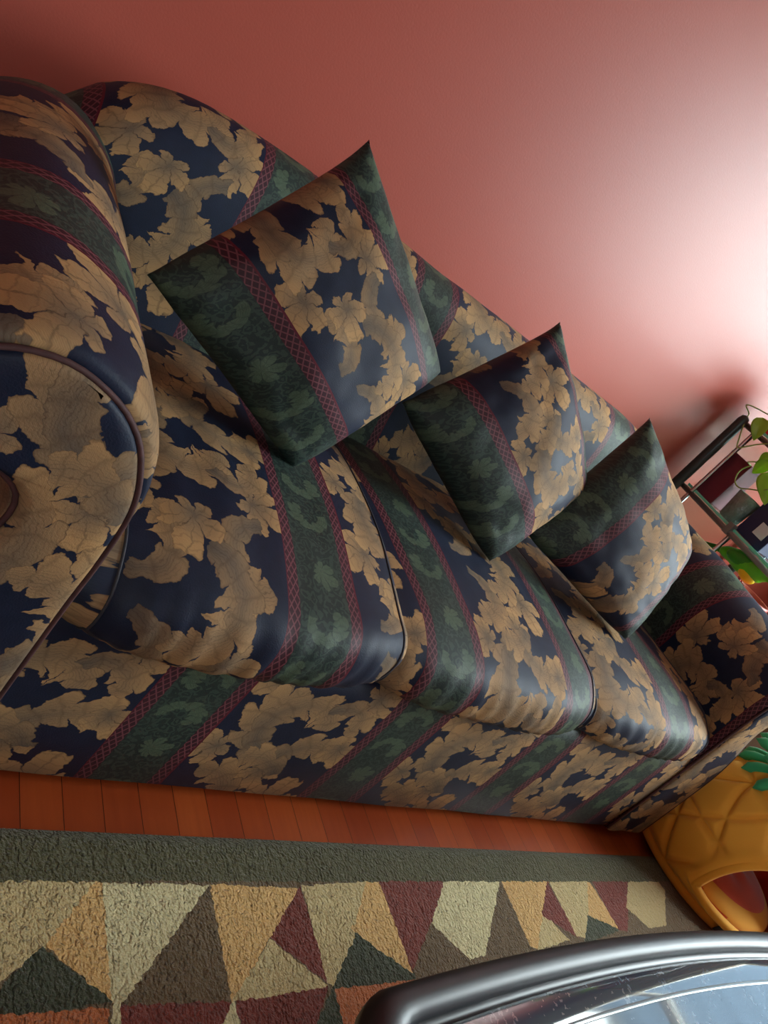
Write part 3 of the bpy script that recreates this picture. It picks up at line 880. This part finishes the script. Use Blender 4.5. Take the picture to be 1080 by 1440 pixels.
for j in range(20):
    for i in range(80):
        l = (i+1) % 80; F.append((j*80+i, (j+1)*80+i, (j+1)*80+l, j*80+l))
mesh_obj('inner_cushion', V, F, [M['plush_red'], m_pine], pet, midx=[1 if (j_//80) > 11 else 0 for j_ in range(len(F))])
# rim around the mouth
pts = []
for k in range(90):
    a = 2*PI*k/90; ca, sa = math.cos(a), math.sin(a); dd = .195*math.copysign(abs(ca)**(2/2.4), ca)/.262; zz = .065+(.205 if sa > 0 else .022)*math.copysign(abs(sa)**(2/2.2), sa)
    r = dome_r(zz)+.002; pts.append((PC.x+r*math.cos(OPA+dd), PC.y+r*math.sin(OPA+dd), PC.z+zz))
MB().tube(pts, .013, 12, closed=True).build('mouth_rim', m_pine, pet, smooth=True)
# dark tag below the mouth
ta = OPA-.22
V = []; F = []
for i in range(7):
    phi = ta-.085+.17*i/6
    for z in (.008, .032):
        r = dome_r(z)+.012; V.append((PC.x+r*math.cos(phi), PC.y+r*math.sin(phi), PC.z+z))
for i in range(6): F.append((2*i, 2*i+2, 2*i+3, 2*i+1))
tg = mesh_obj('label_patch', V, F, M['tag'], pet, smooth=False)
sol = tg.modifiers.new('thick', 'SOLIDIFY'); sol.thickness = .003
# leafy crown
for tier, (n_, tilt, ln, z_) in enumerate(((15, 1.9, .165, .375), (13, 1.5, .165, .392), (9, 1.0, .15, .40), (5, .4, .14, .402))):
    for k in range(n_):
        phi = 2*PI*(k+.5*(tier % 2))/n_; pts = []; rr = []
        for i in range(9):
            t_ = i/8; el = PI/2-tilt*(.55+.75*t_)
            if i == 0: p = Vector((PC.x+.028*math.cos(phi), PC.y+.028*math.sin(phi), PC.z+z_-.012))
            else: p = pts[-1]+Vector((math.cos(el)*math.cos(phi), math.cos(el)*math.sin(phi), math.sin(el)))*ln/8
            pts.append(p); rr.append(.0165*(1-.25*(1-t_))*(1-max(0, (t_-.75)/.25)**2.2)**.5+.0008)
        MB().tube(pts, rr, 10).build('crown_leaf', M['plush_green'], pet, smooth=True)
# ------------------------------------------------------------------ glass shelf unit
M['black_tube'] = simple('black_powder_coat', srgb(56, 66, 64), .35, spec=.5)
M['chrome'] = simple('chrome', srgb(200, 200, 205), .12, metal=1)
M['bar'] = simple('grey_bar', srgb(128, 130, 128), .35, metal=.4)
SX0, SX1, SY0, SY1 = 2.085, 2.80, -.60, -.045
su_ = empty('shelf_unit', (SX0, SY1, 0), 'black and chrome shelving rack with green-edged glass shelves beside the sofa', 'shelf')
for (x, y) in ((SX0-.020, SY1), (SX1, SY1)):
    MB().tube([(x, y, 0), (x, y, 1.03), (x, y, 1.044), (x, y, 1.05)], [.018, .018, .014, .004], 20).build('post', M['black_tube'], su_, smooth=True)
for (x, y, zt) in ((SX0, SY1-.052, 1.03), (SX1, SY1-.052, 1.03), (SX0, -.31, .755), (SX1, -.31, .755), (SX0, SY0+.01, 1.03), (SX1, SY0+.01, 1.03)):
    MB().tube([(x, y, 0), (x, y, zt)], .0075, 12).build('post', M['chrome'], su_, smooth=True)
LOWZ = .519
for z in (.12, .50, .755, 1.028):
    for x in (SX0, SX1):
        MB().tube([(x, SY1, z), (x, SY0, z)], .0095, 10).build('rail', M['bar'], su_, smooth=True)
    if z > 1.0: continue
    sh = MB().box(SX0+.006, SX1-.006, SY0, SY1-.02, z+.011, z+.019).build('glass_shelf', M['shelf_glass'], su_)
    for x in (SX0+.004, SX1-.008):
        MB().box(x, x+.004, SY0, SY1-.02, z+.0105, z+.0195).build('glass_edge', M['glass_edge'], sh)
sh = MB().box(SX0+.006, SX1-.006, SY0, SY1-.02, 1.039, 1.047).build('glass_shelf', M['shelf_glass'], su_)
MB().box(SX0+.004, SX0+.008, SY0, SY1-.02, 1.0385, 1.0475).build('glass_edge', M['glass_edge'], sh)
MB().box(SX0-.012, SX0+.012, -.30, -.28, .745, .785).build('clip', M['bar'], su_)
SHZ = .774; TOPZ = 1.047
M['burgundy'] = simple('burgundy_card', srgb(112, 44, 60), .5)
M['navy'] = simple('navy_card', srgb(38, 46, 84), .5)
M['redc'] = simple('red_plastic', srgb(206, 36, 44), .3)
M['pale'] = simple('pale_plastic', srgb(215, 225, 230), .3)
def box_thing(name, x0, x1, y0, y1, z0, z1, m, label, cat, lid=None, rz=0):
    e = MB().box(-(x1-x0)/2, (x1-x0)/2, -(y1-y0)/2, (y1-y0)/2, 0, z1-z0).build(name, m, None, bevel=.003)
    e.location = ((x0+x1)/2, (y0+y1)/2, z0); e.rotation_euler = (0, 0, rz)
    tag(e, label, cat)
    return e
bb = box_thing('storage_box', 2.10, 2.19, -.17, -.085, SHZ, SHZ+.17, M['burgundy'], 'burgundy box at the wall end of the middle glass shelf', 'box')
lid = mesh_obj('lid', [], [], M['burgundy'], bb)
me = MB().box(-.049, .049, -.047, .047, .162, .172); lid.data.from_pydata(me.v, [], me.f); lid.data.materials.append(M['burgundy']) if not lid.data.materials else None
nb = box_thing('navy_box', 2.115, 2.23, -.395, -.285, SHZ, SHZ+.16, M['navy'], 'dark navy box with a pale square sticker on the middle glass shelf', 'box')
MB().box(2.110, 2.115, -.375, -.335, SHZ+.03, SHZ+.075).build('sticker', M['pale'], None)
st = bpy.data.objects['sticker']; st.parent = nb; st.matrix_parent_inverse = Matrix.Translation(-Vector(nb.location))
# cut glass tumbler, sparkling
M['cut'] = simple('smoky_glass', srgb(120, 138, 132), .12, nscale=60, namt=.5, spec=.9, bumpd=.004, bscale=90)
tv = MB().lathe([(.030, 0), (.034, .004), (.038, .05), (.043, .10), (.040, .10), (.036, .06), (.030, .012), (0.0001, .010)], (0, 0, 0), 40).build('glass_tumbler', M['cut'], None, smooth=True)
tv.location = (2.135, -.232, SHZ)
tag(tv, 'smoky cut glass tumbler between the burgundy and navy boxes', 'tumbler')
rb = box_thing('red_box', 2.105, 2.26, -.24, -.10, TOPZ, TOPZ+.075, M['redc'], 'red box at the edge of the top glass shelf', 'box')
cb = box_thing('clear_tray', 2.11, 2.25, -.235, -.105, TOPZ+.0755, TOPZ+.115, M['pale'], 'pale plastic tray stacked on the red box', 'tray')
# pothos: pot on the top shelf, vines hanging over the edge
M['leaf'] = None
m_leaf, nt, b = new_mat('pothos_leaf')
tc = nt.nodes.new('ShaderNodeTexCoord').outputs['Object']
nt.links.new(mixc(nt, noise_tex(nt, tc, 22, 3), srgb(120, 186, 50), srgb(200, 226, 80)), b.inputs['Base Color'])
b.inputs['Roughness'].default_value = .35; b.inputs['Subsurface Weight'].default_value = .0; b.inputs['Transmission Weight'].default_value = .0
tr = nt.nodes.new('ShaderNodeBsdfTranslucent'); tr.inputs[0].default_value = (*srgb(190, 225, 60), 1)
mx_ = nt.nodes.new('ShaderNodeMixShader'); mx_.inputs[0].default_value = .4
outn = nt.nodes['Material Output']; nt.links.new(b.outputs[0], mx_.inputs[1]); nt.links.new(tr.outputs[0], mx_.inputs[2]); nt.links.new(mx_.outputs[0], outn.inputs[0])
M['stem'] = simple('vine_stem', srgb(150, 170, 90), .5)
M['terracotta'] = simple('red_pot', srgb(196, 70, 58), .5, nscale=10, namt=.1)
M['soil'] = simple('soil', srgb(50, 36, 26), .95, nscale=80, namt=.5)
def leaf_mesh(size, fold=.25, seed=0):
    """heart shaped pothos leaf in the x (along), y (across) plane, tip at +x"""
    V = []; F = []; NL, NW = 14, 8
    for i in range(NL+1):
        t_ = i/NL; w_ = .40*(math.sin(PI*t_**.62))**.8*(1-.15*t_)+.002
        for j in range(NW+1):
            s_ = -1+2*j/NW
            back = -.10*(1-t_)**4*abs(s_)
            V.append((size*(t_+back), size*w_*s_, size*(fold*w_*abs(s_)-.22*t_*t_+.02*math.sin(9*t_+seed)*abs(s_))))
    for i in range(NL):
        for j in range(NW):
            a = i*(NW+1)+j; F.append((a, a+NW+1, a+NW+2, a+1))
    return V, F
def add_leaf(parent, loc, d, up, size, seed=0):
    d = Vector(d).normalized(); up = Vector(up); sd = up.cross(d).normalized(); up = d.cross(sd)
    V, F = leaf_mesh(size, seed=seed)
    V = [Vector(loc)+d*v[0]+sd*v[1]+up*v[2] for v in V]
    o = mesh_obj('leaf', V, F, m_leaf, parent)
    sl = o.modifiers.new('thick', 'SOLIDIFY'); sl.thickness = .0006
    return o
def vine(parent, pts, leaves, r=.0022):
    pp = catmull(pts, 8, closed=False)
    MB().tube(pp, r, 7).build('vine', M['stem'], parent, smooth=True)
    for (k, d, up, size) in leaves:
        p = pp[min(len(pp)-1, int(k*(len(pp)-1)))]
        d = Vector(d).normalized(); q = p+d*.02
        MB().tube([p, p+d*.012+Vector((0, 0, .003)), q], .0012, 6).build('petiole', M['stem'], parent, smooth=True)
        add_leaf(parent, q, d, up, size, seed=k*9)
POT = Vector((2.42, -.36, TOPZ))
pp_ = empty('potted_pothos', POT, 'trailing green pothos in a red pot on the top glass shelf', 'houseplant')
MB().lathe([(.05, 0), (.056, .01), (.072, .11), (.078, .112), (.078, .125), (.068, .125), (.066, .10), (.0001, .10)], POT, 36).build('pot', M['terracotta'], pp_, smooth=True)
MB().lathe([(.066, .100), (.04, .107), (.0001, .110)], POT, 24).build('soil', M['soil'], pp_, smooth=True)
V1 = [(2.06, -0.078, 1.108), (2.06, -0.055, 1.087), (2.06, -0.047, 1.056), (2.06, -0.065, 1.018), (2.06, -0.086, 0.986), (2.06, -0.107, 0.96), (2.06, -0.128, 0.98), (2.06, -0.149, 1.006), (2.06, -0.172, 1.028)]
V2 = [(2.04, -0.228, 0.991), (2.04, -0.212, 0.971), (2.04, -0.199, 0.945), (2.04, -0.189, 0.92), (2.04, -0.192, 0.898), (2.04, -0.207, 0.879), (2.04, -0.232, 0.876), (2.04, -0.26, 0.895), (2.04, -0.287, 0.913), (2.04, -0.3, 0.93)]
V1[0] = tuple(POT+Vector((-.05, 0, .12))); V2[0] = tuple(POT+Vector((-.04, .03, .12)))
LV_ = [((2.04, -0.107, 1.07), (0.0, -0.032000000000000015, -0.05700000000000016), 0.06536818798161702), ((2.04, -0.231, 0.988), (0.0, 0.008000000000000007, -0.05399999999999994), 0.05458937625582466), ((2.04, -0.267, 0.963), (0.0, -0.06, -0.06399999999999995), 0.08772684879784519), ((2.04, -0.218, 1.007), (0.0, 0.009000000000000008, -0.038999999999999924), 0.04002499219237893)]
vine(pp_, V1, [])
vine(pp_, V2, [])
for k, (p, d, ln_) in enumerate(LV_):
    add_leaf(pp_, p, d, (-.85, -.5, .2), ln_*1.05, k)

for k in range(16):
    a = k*2.4; r_ = .03+.02*(k % 3); h = .05+.05*((k*7) % 5)/5
    base_ = POT+Vector((r_*.5*math.cos(a), r_*.5*math.sin(a), .105)); tip_ = POT+Vector((.10*math.cos(a), .10*math.sin(a), .125+h))
    MB().tube([base_, (base_+tip_)/2+Vector((0, 0, .03)), tip_], .0018, 6).build('petiole', M['stem'], pp_, smooth=True)
    add_leaf(pp_, tip_, (math.cos(a), math.sin(a), -.3), (0, 0, 1), .075, k)

# parrot figurine on a red box, on the low shelf
M['bird_green'] = simple('parrot_green', srgb(96, 190, 40), .35, nscale=30, namt=.2)
M['bird_dark'] = simple('parrot_wing', srgb(52, 140, 40), .35, nscale=40, namt=.25)
M['yellow'] = simple('parrot_yellow', srgb(240, 196, 30), .35)
M['bird_red'] = simple('parrot_red', srgb(150, 40, 60), .35)
M['black'] = simple('gloss_black', srgb(14, 14, 16), .2)
rp = MB().lathe([(.052, 0), (.056, .004), (.070, .130), (.077, .132), (.077, .150), (.069, .150), (.066, .135), (.0001, .132)], (0, 0, 0), 40).build('flower_pot', M['terracotta'], None, smooth=True)
rp.location = (2.165, -.455, LOWZ); tag(rp, 'empty red flower pot under the parrot figurine on the lower glass shelf', 'flower pot')
PB = Vector((2.125, -.41, LOWZ+.150))
pr_ = empty('parrot_figurine', tuple(PB), 'green parrot figurine with yellow breast perched on a red pot behind the sofa arm', 'figurine')
def ellip(c, r, m, name, parent, rot=None, n=20):
    V = []; F = []
    R_ = Matrix.Rotation(rot[0], 3, rot[1]) if rot else Matrix.Identity(3)
    for j in range(n+1):
        a = PI*j/n
        for i in range(n):
            b_ = 2*PI*i/n; v = R_ @ Vector((r[0]*math.sin(a)*math.cos(b_), r[1]*math.sin(a)*math.sin(b_), r[2]*math.cos(a))); V.append(tuple(Vector(c)+v))
    for j in range(n):
        for i in range(n):
            l = (i+1) % n; F.append((j*n+i, (j+1)*n+i, (j+1)*n+l, j*n+l))
    return mesh_obj(name, V, F, m, parent)
px, py, pz = PB
MB().tube(catmull([(px, py+.105, pz+.030), (px, py+.06, pz+.045), (px, py+.02, pz+.050), (px, py-.02, pz+.060), (px, py-.045, pz+.074), (px, py-.066, pz+.078), (px, py-.083, pz+.074)], 5, closed=False),
          [.004+.032*math.sin(PI*min(1, .03+i/30*.95))**.6*(1 if i < 17 else 1-.022*(i-17)) for i in range(31)], 20).build('body', M['bird_green'], pr_, smooth=True)
ellip((px-.006, py-.012, pz+.040), (.026, .040, .026), M['yellow'], 'breast', pr_, (.35, 'X'))
for s_ in (-1, 1):
    ellip((px+s_*.026, py+.025, pz+.055), (.010, .052, .022), M['bird_dark'], 'wing', pr_, (-.25, 'X'))
    ellip((px+s_*.019, py-.070, pz+.084), (.004, .005, .005), M['black'], 'eye', pr_, n=12)
    MB().tube([(px+s_*.012, py-.01, pz+.025), (px+s_*.012, py-.015, pz+.004), (px+s_*.014, py-.03, pz+.003)], .004, 8).build('foot', M['bird_red'], pr_, smooth=True)
ellip((px, py-.036, pz+.080), (.024, .013, .014), M['bird_red'], 'collar', pr_, (.6, 'X'))
MB().tube(catmull([(px, py-.082, pz+.076), (px, py-.098, pz+.072), (px, py-.103, pz+.058), (px, py-.098, pz+.047)], 4, closed=False), [.013-.001*i for i in range(13)], 12).build('beak', M['yellow'], pr_, smooth=True)
MB().tube([(px, py+.08, pz+.036), (px, py+.13, pz+.02), (px, py+.17, pz+.004)], [.012, .009, .003], 10).build('tail', M['bird_dark'], pr_, smooth=True)

# ------------------------------------------------------------------ by the window: drape and hanging vine, mirrored in the table top
def drape(y0, y1, name='curtain'):
    V = []; F = []; n = 90; m_ = 12
    for i in range(n+1):
        y = y0+(y1-y0)*i/n; x = WX-.13+.035*math.sin(i*.62)+.01*math.sin(i*.21)
        for j in range(m_+1):
            z = .12+(2.62-.12)*j/m_; V.append((x*1+(.01*math.sin(j+i*.3)), y, z))
    for i in range(n):
        for j in range(m_):
            a = i*(m_+1)+j; F.append((a, a+m_+1, a+m_+2, a+1))
    o = mesh_obj(name, V, F, M['drape'], None); sl = o.modifiers.new('thick', 'SOLIDIFY'); sl.thickness = .002
    return o
M['drape'] = simple('linen_drape', srgb(206, 196, 168), .9, nscale=40, namt=.06)
d1 = drape(-.62, -.20); tag(d1, 'beige linen curtain hanging by the window, nearest the sofa wall', 'curtain')
d2 = drape(-3.0, -2.55); tag(d2, 'beige linen curtain at the far side of the window', 'curtain')
rod = MB().tube([(WX-.13, -3.1, 2.66), (WX-.13, -.1, 2.66)], .012, 12)
for y in (-3.05, -1.6, -.15): rod.tube([(WX-.13, y, 2.66), (WX, y, 2.66)], .008, 8)
tag(rod.build('curtain_rod', M['black_tube'], None, smooth=True), 'black curtain rod fixed to the wall above the window', 'curtain rod')
# unseen house added outside, sized to darken part of the table top's reflection
M['siding'] = None
m_s, nt, b = new_mat('blue_grey_siding')
tc = nt.nodes.new('ShaderNodeTexCoord').outputs['Object']
w_ = nt.nodes.new('ShaderNodeTexWave'); w_.bands_direction = 'Z'; w_.wave_profile = 'SAW'; w_.inputs['Scale'].default_value = 1.2; nt.links.new(tc, w_.inputs[0])
nt.links.new(mixc(nt, w_.outputs['Fac'], srgb(50, 63, 76), srgb(66, 80, 94)), b.inputs['Base Color']); b.inputs['Roughness'].default_value = .8
hs = empty('reflection_house', (9.0, .5, -1), 'unseen blue-grey sided house added outside the window for the table reflection', 'house')
MB().box(9, 12, -1.6, 5, -1, 5.3).build('wall', m_s, hs)
MB().box(8.8, 12.2, -1.8, 5.2, 5.3, 5.42).build('roof', M['bar'], hs)
